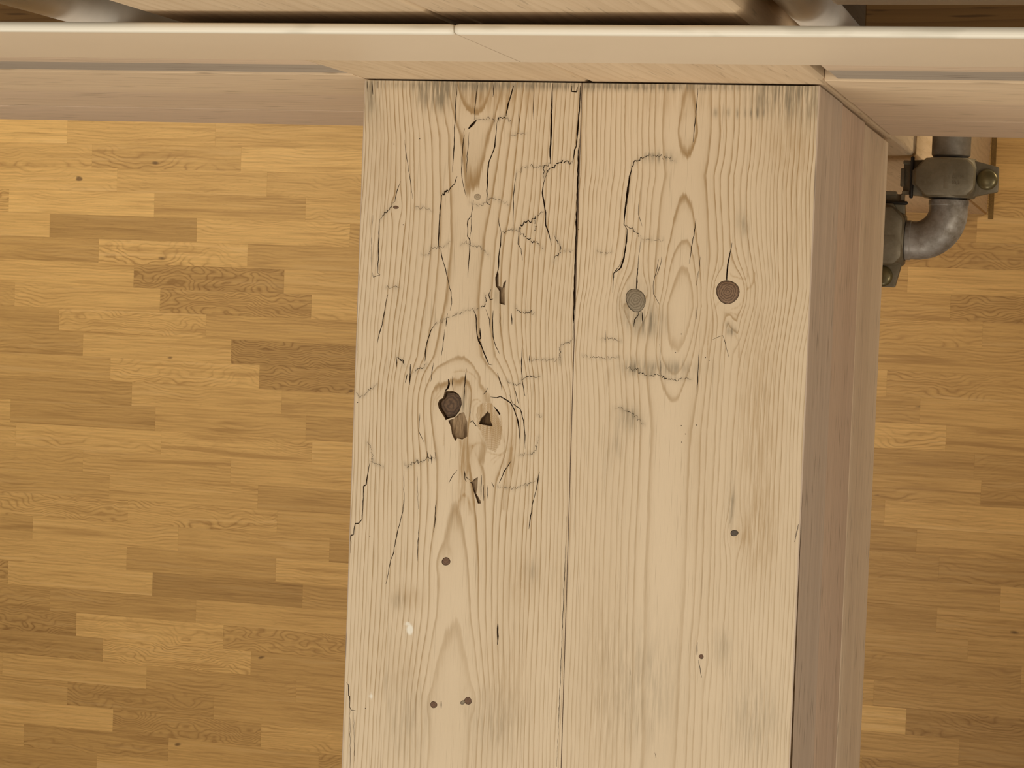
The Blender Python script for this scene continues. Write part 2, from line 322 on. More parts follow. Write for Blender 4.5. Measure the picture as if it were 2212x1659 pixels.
# (crop, width px, ragged 0/1, points)
CRACKS = [
 ('A', 2.2, 0, [(1060,120),(1050,260),(1042,430),(1038,560),(1030,700),(1022,820)]),
 ('A', 1.8, 0, [(1222,125),(1210,230),(1200,330),(1195,405)]),
 ('A', 6.5, 0, [(1212,405),(1190,430),(1150,472)]),
 ('A', 2.0, 0, [(1120,470),(1110,560),(1098,700),(1095,820),(1105,900),(1120,970),(1132,1010)]),
 ('A', 1.3, 0, [(1155,500),(1148,620),(1135,760),(1128,900)]),
 ('A', 3.0, 0, [(1510,130),(1490,200),(1465,280),(1450,370)]),
 ('A', 2.6, 1, [(1450,370),(1420,378),(1385,395),(1375,430)]),
 ('A', 3.0, 0, [(1375,430),(1368,530),(1360,610),(1340,670),(1312,740),(1305,800),(1300,900),(1295,1060),(1320,1080)]),
 ('A', 4.0, 0, [(1820,110),(1815,250),(1808,500),(1800,690),(1802,750)]),
 ('A', 1.8, 1, [(1802,750),(1775,760),(1750,775),(1752,870)]),
 ('A', 3.4, 0, [(2042,130),(2035,300),(2020,480),(2010,610),(1995,640),(1980,740)]),
 ('A', 2.6, 1, [(1980,740),(1950,745),(1920,730),(1880,735),(1840,770),(1790,800),(1765,850)]),
 ('A', 2.8, 0, [(1765,850),(1750,900),(1738,980),(1755,1080),(1765,1140),(1765,1240),(1785,1290),(1800,1350),(1810,1400)]),
 ('A', 2.2, 1, [(1830,1310),(1850,1350),(1880,1400),(1880,1460),(1845,1490),(1830,1535)]),
 ('A', 1.6, 0, [(610,890),(595,930),(575,990),(565,1050),(540,1070)]),
 ('A', 2.0, 1, [(540,1070),(520,1115),(480,1140),(460,1180),(443,1195)]),
 ('A', 2.2, 0, [(443,1195),(437,1300),(432,1480),(428,1620),(445,1640)]),
 ('A', 1.0, 0, [(390,1160),(380,1300),(375,1500),(380,1600)]),
 ('A', 2.2, 0, [(1060,850),(1040,910),(1005,945),(985,985)]),
 ('A', 4.5, 1, [(990,965),(945,985)]),
 ('A', 2.6, 0, [(945,990),(935,1010),(925,1100),(915,1250),(912,1400),(915,1430)]),
 ('A', 1.8, 0, [(930,1430),(940,1500),(965,1580),(980,1659)]),
 ('A', 2.2, 0, [(1190,1040),(1180,1120),(1170,1170),(1145,1200),(1142,1330),(1160,1355),(1160,1450),(1150,1560),(1145,1659)]),
 ('A', 1.5, 0, [(1175,1170),(1170,1290),(1160,1340)]),
 ('A', 1.8, 0, [(1530,830),(1520,900),(1508,1000),(1505,1200),(1507,1250)]),
 ('A', 1.0, 1, [(1530,830),(1570,790),(1640,770),(1750,775)]),
 ('A', 2.4, 1, [(1760,1130),(1700,1165),(1680,1190),(1620,1215),(1590,1215),(1555,1280),(1510,1275)]),
 ('A', 1.2, 1, [(1510,1275),(1470,1275),(1410,1300)]),
 ('A', 2.6, 0, [(1410,1300),(1405,1400),(1395,1460),(1385,1600),(1365,1659)]),
 ('A', 1.3, 0, [(1390,1180),(1395,1240),(1410,1300)]),
 ('A', 2.0, 1, [(1550,1290),(1600,1330),(1650,1365),(1700,1385),(1745,1425)]),
 ('A', 1.5, 1, [(1680,1190),(1680,1240),(1690,1270),(1670,1300)]),
 ('A', 1.4, 0, [(1550,1290),(1545,1390),(1570,1430),(1580,1520)]),
 ('A', 1.0, 1, [(1210,390),(1260,400),(1310,390),(1360,410),(1385,400)]),
 ('A', .9, 1, [(1430,375),(1470,400),(1490,440)]),
 ('A', .9, 1, [(1160,1060),(1220,1085),(1290,1060),(1340,1020),(1400,1050),(1480,1075)]),
 ('A', .9, 1, [(780,1470),(830,1480),(850,1420),(960,1410),(1010,1360)]),
 ('A', .9, 1, [(1090,1400),(1120,1375),(1170,1400),(1240,1410),(1310,1480)]),
 ('A', .8, 1, [(720,1100),(800,1100),(860,1130)]),
 ('A', .8, 1, [(1480,520),(1550,515),(1610,510)]),
 ('A', .8, 1, [(1900,1450),(1990,1440)]),
 ('A', 1.6, 0, [(1550,330),(1555,500)]), ('A', 1.4, 0, [(1670,120),(1668,400)]), ('A', 1.5, 0, [(1350,120),(1345,220)]),
 ('A', 3.0, 0, [(1975,130),(1970,175),(2012,178),(2018,140)]),
 ('A', 2.4, 0, [(380,95),(388,200)]), ('A', 2.0, 0, [(430,95),(430,150)]), ('A', 2.0, 0, [(345,95),(350,180)]),
 ('A', 1.2, 0, [(640,560),(655,680),(690,900),(705,1030)]),
 ('B', 2.6, 1, [(745,680),(700,700),(650,730),(605,770)]),
 ('B', 4.6, 0, [(610,765),(590,850),(570,1000),(555,1120),(545,1235)]),
 ('B', 3.4, 0, [(545,1230),(570,1275),(560,1400),(545,1500),(520,1580),(470,1620)]),
 ('B', 1.4, 0, [(470,1620),(465,1659)]),
 ('B', 1.6, 1, [(550,1240),(600,1270),(640,1290),(680,1355)]),
 ('B', 1.2, 0, [(680,1355),(670,1440),(660,1520),(650,1659)]),
 ('B', 1.2, 1, [(745,680),(830,690),(900,700),(950,730)]),
 ('B', 1.8, 0, [(1135,150),(1125,270),(1110,430),(1095,580)]),
 ('B', 1.6, 0, [(1120,1190),(1105,1290),(1090,1380),(1075,1480),(1065,1550)]),
 ('B', 2.6, 0, [(1405,1380),(1390,1460),(1370,1560),(1362,1659),(1364,1720)]),
 ('B', 1.2, 0, [(1155,1490),(1145,1580),(1140,1659)]),
 ('B', 1.1, 0, [(665,1050),(660,1150),(690,1250)]), ('B', 1.3, 0, [(845,1490),(830,1570),(805,1640)]),
 ('B', .9, 1, [(690,1350),(760,1355),(860,1350)]), ('B', .9, 1, [(330,1440),(380,1470),(450,1450)]),
 ('C', 1.0, 1, [(1730,490),(1650,520),(1628,540),(1622,650)]),
 ('C', 2.2, 0, [(440,180),(425,240),(400,390),(380,450),(365,520)]),
 ('C', 1.6, 0, [(835,0),(850,60),(860,110),(875,160),(880,240),(868,290)]),
 ('C', 2.2, 0, [(850,310),(840,400)]), ('C', 1.6, 0, [(830,420),(825,480),(810,600)]),
 ('C', 2.2, 0, [(775,370),(735,430),(715,490),(700,560),(695,640)]),
 ('C', 2.0, 0, [(1150,145),(1135,180),(1145,215),(1165,210)]),
 ('C', 2.0, 1, [(1115,180),(1110,250),(1085,265),(1040,290)]),
 ('C', 2.6, 0, [(1020,270),(1045,320),(1050,400),(1055,460),(1065,500),(1085,535),(1110,600),(1135,660),(1160,665)]),
 ('C', 2.6, 0, [(1075,410),(1080,480),(1065,490),(1088,525)]),
 ('C', 1.6, 0, [(1115,280),(1140,350),(1145,430)]),
 ('C', 2.2, 0, [(1165,290),(1162,400),(1165,470),(1185,540),(1210,590)]),
 ('C', 1.3, 0, [(1210,310),(1215,400)]),
 ('C', 1.6, 1, [(1320,260),(1330,290),(1370,300),(1410,300),(1450,310)]),
 ('C', 3.2, 0, [(1290,310),(1295,385)]),
 ('C', 2.6, 1, [(500,612),(520,620),(545,640),(550,670)]), ('C', 2.4, 0, [(500,615),(498,680)]),
 ('C', 2.6, 0, [(595,660),(590,800)]), ('C', 3.2, 0, [(572,730),(560,785)]),
 ('C', 1.7, 1, [(610,720),(650,690),(690,685),(705,660)]),
 ('C', 1.0, 1, [(770,380),(850,340),(930,310),(980,290),(1020,285)]),
 ('C', 2.0, 0, [(980,690),(972,760),(968,850),(965,900)]),
 ('C', 1.8, 0, [(1130,820),(1115,850),(1095,870)]),
 ('C', 2.8, 0, [(1145,885),(1190,890),(1215,882),(1255,905),(1285,925),(1310,970),(1335,1050),(1345,1120),(1350,1210)]),
 ('C', 1.9, 0, [(1280,870),(1300,930),(1350,965),(1375,1050),(1385,1150),(1385,1240)]),
 ('C', 2.0, 0, [(1365,540),(1360,640),(1365,740),(1370,800),(1385,880)]),
 ('C', 1.7, 1, [(1360,765),(1410,745),(1490,745)]), ('C', 1.2, 1, [(1260,770),(1310,800),(1360,790)]),
 ('C', 2.2, 0, [(1310,820),(1325,870),(1340,930)]), ('C', 2.0, 0, [(1195,720),(1220,800),(1225,840)]),
 ('C', 1.8, 0, [(1415,600),(1418,655)]), ('C', .8, 1, [(1415,630),(1500,630),(1620,625)]),
 ('C', 1.7, 0, [(755,650),(745,700),(735,780)]),
 ('C', 1.1, 1, [(1470,1010),(1500,1020)]),
 ('C', 1.2, 1, [(295,1200),(330,1250),(335,1330)]),
 ('C', 2.4, 0, [(315,1340),(300,1420),(290,1490),(272,1500),(268,1659)]),
 ('C', 1.1, 1, [(320,1330),(370,1350),(410,1370)]),
 ('C', 1.6, 1, [(555,1340),(575,1370),(640,1320),(655,1340),(710,1310),(775,1310)]),
 ('C', 2.0, 0, [(710,1260),(720,1330)]), ('C', 2.0, 0, [(735,1280),(742,1345)]), ('C', 2.0, 0, [(765,1265),(770,1310)]),
 ('C', 1.6, 0, [(1100,1490),(1100,1600)]), ('C', 1.2, 0, [(1122,1490),(1130,1590)]),
 ('C', 2.2, 0, [(1290,1325),(1260,1370),(1240,1400),(1220,1450),(1205,1480)]), ('C', 3.2, 0, [(1155,1475),(1172,1510)]),
 ('C', 1.1, 1, [(1200,1500),(1300,1520),(1400,1490),(1480,1450)]),
 ('C', 2.0, 0, [(1485,1400),(1470,1480),(1450,1570),(1430,1659)]),
 ('C', 1.0, 1, [(1345,1290),(1400,1280),(1450,1270),(1480,1160)]),
 ('C', 1.6, 0, [(965,1390),(980,1440),(1010,1460)]),
 ('C', 1.0, 1, [(210,830),(240,880),(280,875),(320,830),(370,800)]),
 ('C', 1.5, 0, [(550,1390),(550,1659)]), ('C', 1.0, 0, [(640,1400),(650,1659)]), ('C', 1.4, 0, [(660,1000),(652,1120),(690,1200)]),
 ('C', 1.2, 1, [(430,130),(480,125),(520,130)]), ('C', 1.4, 0, [(330,20),(340,60),(390,40)]),
 ('G', 5.5, 0, [(213,105),(222,165),(205,215),(172,248)]), ('G', 2.0, 0, [(265,70),(262,160),(272,240)]),
 ('G', 1.6, 0, [(470,400),(465,560)]), ('G', 2.0, 0, [(475,620),(500,600),(545,665),(570,665)]),
 ('G', 1.4, 0, [(320,1190),(270,1250),(215,1350)]), ('G', 1.4, 0, [(405,1200),(410,1300),(430,1330)]), ('G', 1.6, 0, [(610,1250),(600,1540)]),
 ('D', 1.6, 0, [(440,10),(420,50),(385,95),(383,150),(380,220)]),
 ('D', 3.0, 0, [(545,60),(540,125),(535,200)]), ('D', 2.2, 0, [(550,345),(550,370),(525,400),(520,450)]), ('D', 1.8, 0, [(575,350),(580,450)]),
 ('D', 3.2, 0, [(1150,0),(1140,70),(1138,138)]),
 ('D', 1.3, 0, [(685,0),(670,80),(650,150),(650,230),(690,300)]),
 ('D', 1.8, 1, [(470,720),(530,730),(600,770),(690,765),(740,795),(820,800),(850,790),(900,795)]),
 ('D', 1.0, 0, [(690,560),(700,770)]), ('D', 1.6, 0, [(955,600),(945,760),(938,910)]),
 ('D', 1.1, 0, [(1110,505),(1130,570),(1150,650)]), ('D', 1.0, 0, [(1040,535),(1110,505)]),
 ('D', 1.3, 1, [(400,990),(430,988),(500,1020),(590,1095)]), ('D', 1.2, 0, [(940,310),(935,400)]), ('D', 1.4, 0, [(948,80),(935,175)]),
 ('D', 1.0, 1, [(300,530),(360,525),(430,540)]), ('D', .9, 1, [(180,640),(300,660),(420,650)]), ('D', 1.0, 0, [(330,470),(330,560)]),
 ('E', 2.2, 0, [(300,0),(293,120),(270,145),(250,145),(243,180),(240,215),(224,218),(222,330)]),
 ('E', 2.1, 0, [(550,0),(545,70),(515,180),(500,250),(490,320),(470,370),(455,450),(440,520)]),
 ('E', 2.0, 0, [(750,0),(745,120),(735,200)]), ('E', 1.5, 0, [(645,150),(638,280),(635,380)]), ('E', 2.0, 0, [(1350,0),(1335,100),(1325,180)]),
 ('E', 3.6, 0, [(1133,765),(1130,895)]), ('E', 2.6, 0, [(782,1245),(782,1290)]),
 ('E', 2.0, 0, [(196,1130),(208,1145),(208,1210),(216,1215),(215,1280),(225,1300),(260,1305)]),
 ('E', 1.2, 0, [(217,1290),(220,1659)]), ('E', 1.0, 0, [(240,1310),(248,1659)]), ('E', 1.2, 0, [(1558,100),(1540,600),(1515,1200),(1497,1650)]),
 ('F', 2.2, 0, [(1503,150),(1493,200),(1480,260)]), ('F', 1.6, 0, [(878,880),(875,960)]), ('F', 1.2, 0, [(885,990),(905,1100)]), ('F', 2.0, 0, [(615,1565),(622,1595)]),
 ('F', 1.5, 0, [(460,1045),(465,1085)]),
]
SEAM_GAP = [(1257.5, 300), (1256, 394), (1253, 489), (1250, 600), (1246, 690), (1242.5, 735)]   # joint between the boards, opened up
HOLES = [  # polygons cut out of the surface: crop, depth in metres, points
 ('G', .0085, [(170,250),(270,245),(330,280),(365,330),(375,400),(345,490),(290,560),(240,570),(180,595),(165,560),(100,460),(85,400),(105,350),(150,330)]),
 ('G', .0042, [(210,600),(290,570),(350,510),(400,500),(440,620),(440,790),(380,825),(320,810),(295,845),(255,760),(245,680)]),
 ('G', .0080, [(575,640),(605,570),(640,540),(680,490),(710,520),(715,600),(745,670),(680,660),(620,650)]),
 ('G', .0060, [(750,420),(800,470),(835,520),(825,540),(790,490)]),
 ('G', .0040, [(470,1335),(500,1330),(520,1300),(565,1275),(560,1400),(545,1470),(600,1560),(600,1590),(565,1590),(535,1500),(505,1420),(495,1360)]),
 ('C', .0050, [(1197,15),(1180,70),(1183,120),(1208,155),(1208,240),(1245,252),(1245,150),(1255,80),(1236,100),(1230,132),(1203,120),(1203,40)]),
]
for c, x, y in (('D',835,496),('D',995,653),('D',1020,672),('D',797,620),('D',835,1105),('D',862,1160),('D',838,1214),('D',935,1101),('A',557,594),('A',631,1237),('A',762,552),('A',2028,1273),('C',231,923),('E',340,224),('E',313,1290)):
    r = 1.15 / CR[c][2]; HOLES.append((c, .002, [(x + r * math.cos(a), y + r * math.sin(a)) for a in (0, 1.05, 2.09, 3.14, 4.19, 5.24)]))
# knots: centre px, radii px, angle deg, material key, ring of deflection, along-grain stretch, gap
KNOTS = [((1373.2, 648.5), (20.5, 24.5), -28, 'grey', 27, 1.7, .9), ((1572.0, 630.8), (23.4, 25.4), 0, 'brown', 31, 1.5, 1.1),
         ((855.2, 447.8), (5.6, 3.2), 0, 'red', 9, 2, .4), ((1031.5, 425.3), (6.8, 6.8), 0, 'fade', 10, 2, 0),
         ((963.5, 1212.7), (8.6, 8.6), 0, 'red', 16, 2, .5), ((936.9, 1522.3), (6.8, 7.0), 0, 'red', 13, 2, .5), ((1010.9, 1513.9), (7.6, 7.6), 0, 'red', 15, 2, .5),
         ((999.5, 1517.5), (5.2, 4.2), -40, 'grey', 0, 1, .2),
         ((1586.3, 1151.5), (7.8, 6.2), 0, 'dark', 14, 2.2, .6), ((1514.8, 1418.5), (4.6, 4.8), 0, 'red', 9, 2.5, .4)]
EXTRA_DEFLECT = [((970, 875), 36, 2.0), ((1056, 915), 40, 2.4), ((1583, 712), 12, 2.5)]
# stains: kind, centre, radii (px), strength
STAINS = [('grey',(952,203),(26,30),1.0),('grey',(912,205),(26,30),.45),('grey',(1030,190),(70,18),.35),('grey',(805,200),(20,60),.6),
 ('grey',(1735,205),(62,52),.95),('grey',(1650,210),(40,35),.45),('grey',(1420,187),(220,9),1.0),('grey',(1060,183),(280,10),.9),('tan',(1060,208),(110,30),.9),('tan',(1450,215),(120,30),.3),('tan',(1700,300),(70,110),.35),
 ('grey',(1543,243),(6,10),.8),('grey',(1570,243),(6,10),.8),('grey',(1593,245),(3,11),.6),('grey',(1609,245),(3,11),.6),('grey',(1622,245),(3,11),.6),('grey',(1636,245),(4,11),.65),('grey',(1650,245),(3,9),.5),('tan',(1477,247),(3,9),.7),
 ('grey',(1425,340),(35,14),.5),('grey',(1600,480),(10,30),.45),('grey',(1612,490),(7,22),.4),('grey',(1373,648),(34,40),.45),('grey',(1395,690),(40,22),.6),('grey',(1400,715),(30,16),.4),
 ('grey',(1430,795),(75,16),.55),('grey',(1370,790),(22,18),.45),('grey',(1360,905),(28,28),.55),('grey',(1335,960),(10,25),.35),('grey',(1580,715),(9,9),.85),('grey',(1570,700),(8,6),.4),
 ('tan',(1640,900),(45,230),.5),('tan',(1640,1150),(40,90),.45),('grey',(1580,1090),(8,45),.55),('tan',(1600,1160),(24,20),.35),('grey',(1560,1395),(21,36),.32),
 ('tan',(1300,1500),(45,300),.25),('grey',(1380,1480),(90,130),.28),('grey',(1630,1560),(60,90),.35),('grey',(1310,1000),(8,60),.2),
 ('grey',(1150,1235),(14,26),.35),('tan',(1125,1260),(30,60),.4),('tan',(880,1290),(32,26),.55),('grey',(862,1298),(16,18),.35),('tan',(870,1450),(60,70),.28),('tan',(1090,1480),(50,120),.35),('grey',(1075,1560),(60,70),.28),('grey',(880,1560),(50,90),.25),
 ('tan',(1010,845),(10,30),.8),('grey',(1003,870),(12,28),.7),('tan',(986,830),(8,22),.6),('tan',(1000,985),(7,60),.9),('tan',(1011,1000),(9,50),.65),('tan',(997,1060),(8,30),.8),
 ('tan',(1106,1000),(8,40),.55),('tan',(1097,960),(9,60),.4),('grey',(1028,1055),(8,14),.5),('grey',(1078,640),(14,24),.5),
 ('tan',(1512,1000),(30,500),.12),('tan',(830,330),(40,110),.32),('tan',(1720,420),(30,200),.25),('grey',(836,1470),(6,40),.2),
 ('white',(885.5,1360),(7,11),1.3),('white',(880,1347),(6,4),.9),('white',(802,1504),(3,5),.9),('grey',(886,1364),(2.2,2.2),.9)]
# single grain figures drawn as tan lines: crop, half width px, strength, points
STROKES = [('G',1.5,.75,[(478,620),(468,500),(480,400),(510,355),(570,345),(592,372)]),('G',1.4,.5,[(520,600),(505,520),(520,430),(560,385)]),
 ('G',1.6,.7,[(838,540),(850,650),(855,760),(880,850),(935,880),(920,950),(830,1010),(740,1000),(688,975)]),('G',1.3,.55,[(690,1130),(715,1080),(770,1040),(830,1010)]),
 ('G',1.3,.5,[(750,1120),(800,1060),(870,1000),(905,930)]),('G',1.2,.45,[(650,1010),(640,940),(615,850),(575,740)]),
 ('G',3.2,.5,[(900,380),(950,470),(980,600),(985,760),(975,940)]),('G',4.0,.6,[(960,940),(945,1100),(920,1280),(905,1659)]),('G',2.0,.55,[(870,1100),(862,1300),(868,1659)]),
 ('G',3.4,.8,[(350,825),(365,950),(362,1150),(360,1330)]),('G',4.2,.65,[(480,900),(455,1020),(435,1150),(440,1320)]),('G',1.4,.7,[(500,900),(480,1010),(472,1180),(470,1330)]),('G',2.6,.6,[(640,905),(600,868),(545,875),(500,915)]),
 ('G',3.0,.75,[(325,1700),(340,1570),(375,1500),(405,1485),(440,1520),(465,1600),(480,1700)]),('G',1.5,.7,[(280,20),(350,8),(430,10),(510,55),(570,130),(610,220)]),
 ('G',1.2,.5,[(60,420),(75,340),(140,280)]),('G',1.2,.5,[(30,470),(40,360),(90,270),(150,190),(200,110)]),('G',1.2,.4,[(160,600),(165,750),(155,900)]),
 ('H',1.4,.7,[(1680,70),(1700,110),(1760,118),(1840,152),(1895,150),(1918,95),(1905,20)]),('H',1.8,.7,[(1880,215),(1905,290),(1960,262),(2000,190),(2012,60)]),('H',1.6,.55,[(1905,290),(1870,400),(1850,470),(1780,545),(1700,570)]),
 ('H',1.5,.6,[(1425,980),(1425,800),(1445,620),(1470,530),(1505,480)]),('H',1.4,.6,[(1350,1250),(1365,1000),(1390,800),(1430,650),(1450,500)]),('H',1.5,.6,[(1605,740),(1625,650),(1680,620),(1740,640),(1795,665),(1850,640)]),('H',1.4,.5,[(1795,1250),(1800,1050),(1740,930)]),
 ('H',1.6,.55,[(130,300),(90,200),(110,100),(170,0)]),('H',1.6,.6,[(120,400),(160,550),(230,660),(300,740),(330,820)]),('H',1.3,.5,[(590,380),(600,250),(650,100),(680,0)]),('H',1.3,.5,[(600,400),(650,560),(690,740)])]
KNOT2 = [(930 + .18083 * x, 800 + .18083 * y) for x, y in [(560,440),(620,390),(690,375),(750,420),(800,520),(830,600),(850,720),(830,880),(770,970),(690,940),(640,830),(600,730),(560,670),(550,560)]]

def in_poly(x, y, poly):
    ins = np.zeros(x.shape, bool); n = len(poly)
    for i in range(n):
        x1, y1 = poly[i]; x2, y2 = poly[(i + 1) % n]
        if y1 == y2: continue
        c = ((y1 > y) != (y2 > y)) & (x < (x2 - x1) * (y - y1) / (y2 - y1) + x1)
        ins ^= c
    return ins
def seg_dist(x, y, pts):
    d = np.full(x.shape, 1e9)
    for (x1, y1), (x2, y2) in zip(pts, pts[1:]):
        dx, dy = x2 - x1, y2 - y1; L = dx * dx + dy * dy + 1e-9
        t = np.clip(((x - x1) * dx + (y - y1) * dy) / L, 0, 1)
        d = np.minimum(d, np.hypot(x - x1 - t * dx, y - y1 - t * dy))
    return d
def vnoise(x, y, seed):
    r = np.random.RandomState(seed); out = np.zeros_like(x)
    for i in range(7):
        fx, fy = r.uniform(.006, .035), r.uniform(.002, .011); out += np.sin(x * fx + y * fy * (1 if i % 2 else -1) + r.uniform(0, 6.28)) / 7 ** .5
    return out
R_LEFT = [10, 26, 42, 58, 74, 90, 99, 108, 117]; R_RIGHT = [10, 30, 50, 70, 91.8, 100.7, 105.5, 110, 122]
_r = random.Random(5)
while R_LEFT[-1] < 600: R_LEFT.append(R_LEFT[-1] + _r.uniform(6.2, 11.0))
while R_RIGHT[-1] < 600: R_RIGHT.append(R_RIGHT[-1] + _r.uniform(6.4, 11.4))
H_LEFT = [(0, 96), (180, 100), (290, 112), (425, 117), (520, 120), (650, 120.5), (770, 117), (812, 108), (850, 103.5), (1000, 101), (1075, 99), (1200, 95), (1335, 90), (1500, 78), (1659, 75.5), (2600, 76)]
H_RIGHT = [(0, 109.6), (185, 109.5), (285, 107.6), (345, 110), (380, 112.5), (415, 110), (515, 105.5), (573, 100.7), (660, 93.5), (765, 100.7), (812, 105.5), (870, 110), (930, 112.5), (1100, 113.2), (1659, 115), (2600, 114)]
KPX = .000507
def surface_fields(X, Y):
    """ring coordinate and stain weights at points of the beam top"""
    u, v = to_px(np.stack([X, Y, np.full_like(X, ZT)], 1))
    a = (X - BX0) / KPX
    left = X < seam_at(Y)
    aa = a.copy()
    for (cx, cy), rad, ang, m, R, ky, g in KNOTS:
        if R: aa -= deflect(u, v, cx, cy, R, ky)
    for (cx, cy), R, ky in EXTRA_DEFLECT: aa -= deflect(u, v, cx, cy, R, ky)
    hl = np.interp(v, *zip(*H_LEFT)); hr = np.interp(v, *zip(*H_RIGHT))
    wob = vnoise(u, v, 3) * 3.2 * np.clip(np.abs(a - np.where(left, 250, 718)) / 90, .15, 1)
    wob += vnoise(u * 4, v * 3.2, 9) * .8
    cl = np.interp(v, [180, 300, 425, 700, 1000, 1335, 1659], [252, 256, 254, 240, 246, 247, 246])
    cr = np.interp(v, [180, 345, 415, 620, 765, 870, 1659], [722, 724, 721, 727, 712, 713, 716])
    rl = np.sqrt((aa + wob - cl) ** 2 + hl ** 2)
    dr = aa + wob - cr; rr = np.sqrt((dr * np.where(dr > 0, 1.06, .98)) ** 2 + hr ** 2)
    ring = np.where(left, np.interp(rl, R_LEFT, np.arange(len(R_LEFT))), 500 + np.interp(rr, R_RIGHT, np.arange(len(R_RIGHT))))
    S = {'grey': np.zeros_like(u), 'tan': np.zeros_like(u), 'white': np.zeros_like(u)}
    for kd, (cx, cy), (rx, ry), st in STAINS:
        S[kd] += st * np.exp(-(((u - cx) / rx) ** 2 + ((v - cy) / ry) ** 2) ** (3 if kd == 'white' else 1))
    for c, w, rg, pts in CRACKS:
        if rg:
            P = [cpx(c, *p) for p in pts]; xs = [p[0] for p in P]; ys = [p[1] for p in P]
            sel = (u > min(xs) - 25) & (u < max(xs) + 25) & (v > min(ys) - 25) & (v < max(ys) + 25)
            if sel.any(): S['grey'][sel] += .30 * np.exp(-(seg_dist(u[sel], v[sel], P) / 4.5) ** 2)
    for c, w, st_, pts in STROKES:
        P = [cpx(c, *p) for p in pts]; xs = [p[0] for p in P]; ys = [p[1] for p in P]
        sel = (u > min(xs) - 14) & (u < max(xs) + 14) & (v > min(ys) - 14) & (v < max(ys) + 14)
        if sel.any(): S['tan'][sel] += st_ * np.exp(-(seg_dist(u[sel], v[sel], P) / w) ** 2)
    S['con'] = np.where(left, np.interp(v, [150, 1000, 1300, 1659], [1.3, 1.25, .95, .85]), np.interp(v, [150, 600, 950, 1250, 1659], [1.05, 1.0, .72, .58, .52]) * np.interp(u, [1250, 1400, 1620, 1780], [1.12, 1.0, 1.0, 1.05]))
    # the second big knot: its own rings
    k2 = in_poly(u, v, KNOT2)
    rk = np.hypot(u - 1057, (v - 888) * .8)
    ring = np.where(k2, 300 + rk / 3.1, ring); S['tan'] = np.where(k2, np.clip(S['tan'] + 1.0 - rk * .006, 0, 1.1), S['tan'])
    return ring, S
def deflect(u, v, cx, cy, R, ky):
    dx, dy = u - cx, (v - cy) / ky; r2 = np.maximum(dx * dx + dy * dy, R * R)
    return dx * R * R / r2 * np.exp(-(r2 / (R * 4.2) ** 2))

def spruce_top_material():
    k = NT('weathered_spruce', .66, .28)
    o = k.obj(); s = k.sep(o)
    w = k.noise(k.vmul(o, (70, 9, 1)), 1, 3, .55); w2 = k.noise(k.vmul(o, (420, 40, 1)), 1, 2, .5)
    u = k.math('ADD', k.attr('ring'), k.math('ADD', k.math('MULTIPLY', k.math('SUBTRACT', w, .5), .35), k.math('MULTIPLY', k.math('SUBTRACT', w2, .5), .16)))
    fr = k.math('FRACT', u)
    lt = k.ramp(fr, [(0, .06), (.06, .0), (.55, .05), (.74, .22), (.85, .80), (.91, 1.0), (.955, .75), (1, .06)])
    wn = k.n('ShaderNodeTexWhiteNoise', noise_dimensions='1D'); k.put(wn.inputs['W'], k.math('FLOOR', u))
    st = k.map(wn.outputs['Value'], 0, 1, .5, 1.05)
    st = k.math('MULTIPLY', st, k.map(k.noise(k.vmul(o, (26, 5, 1)), 1, 2, .5), .3, .7, .6, 1.08))
    st = k.math('MULTIPLY', st, k.attr('con'))
    base, late = (.655, .525, .362), (.325, .208, .092)
    big = k.noise(k.vmul(o, (9, 2.4, 1)), 1, 3, .55)
    b = k.mix(k.map(big, .35, .68, 0, .8), base, (.595, .470, .315))
    c = k.mix(k.math('MULTIPLY', lt, st, clamp=True), b, late)
    # stains with a fibrous edge
    fs = k.noise(k.vmul(o, (330, 22, 1)), 1, 3, .6)
    fm = k.map(fs, .36, .66, .12, 1.5)
    c = k.mix(k.math('MULTIPLY', k.math('MULTIPLY', k.attr('tan'), fm), .85, clamp=True), c, (.385, .255, .125))
    c = k.mix(k.math('MULTIPLY', k.math('MULTIPLY', k.attr('grey'), fm), 1.05, clamp=True), c, (.245, .195, .125))
    # hair-fine grey fibres
    hair = k.noise(k.vmul(o, (820, 14, 1)), 1, 2, .5)
    c = k.mix(k.map(hair, .61, .76, 0, .5), c, (.26, .18, .10))
    c = k.mix(k.math('MULTIPLY', k.attr('white'), .9, clamp=True), c, (.78, .73, .62))
    fib = k.noise(k.vmul(o, (1300, 50, 1)), 1, 2, .6)
    c = k.mix(1.0, c, k.mix(fib, (.95,) * 3, (1.04,) * 3), 'MULTIPLY')
    k.bump(k.math('ADD', k.math('MULTIPLY', lt, .8), k.math('MULTIPLY', fib, .5)), .30, .0006)
    return k.color(c)
M_TOP = spruce_top_material()
def crack_material():
    k = NT('split_wood', .85, .15); f = k.noise(k.vmul(k.obj(), (600, 60, 300)), 1, 3, .6)
    return k.color(k.mix(k.map(f, .35, .65, 0, 1), (.075, .040, .018), (.22, .135, .065)))
M_CRACK = crack_material()
def torn_material():
    k = NT('torn_wood', .8, .2); f = k.noise(k.vmul(k.obj(), (420, 45, 300)), 1, 4, .65)
    return k.color(k.mix(k.map(f, .36, .62, 0, 1), (.14, .085, .042), (.42, .29, .165)))
M_TORN = torn_material()
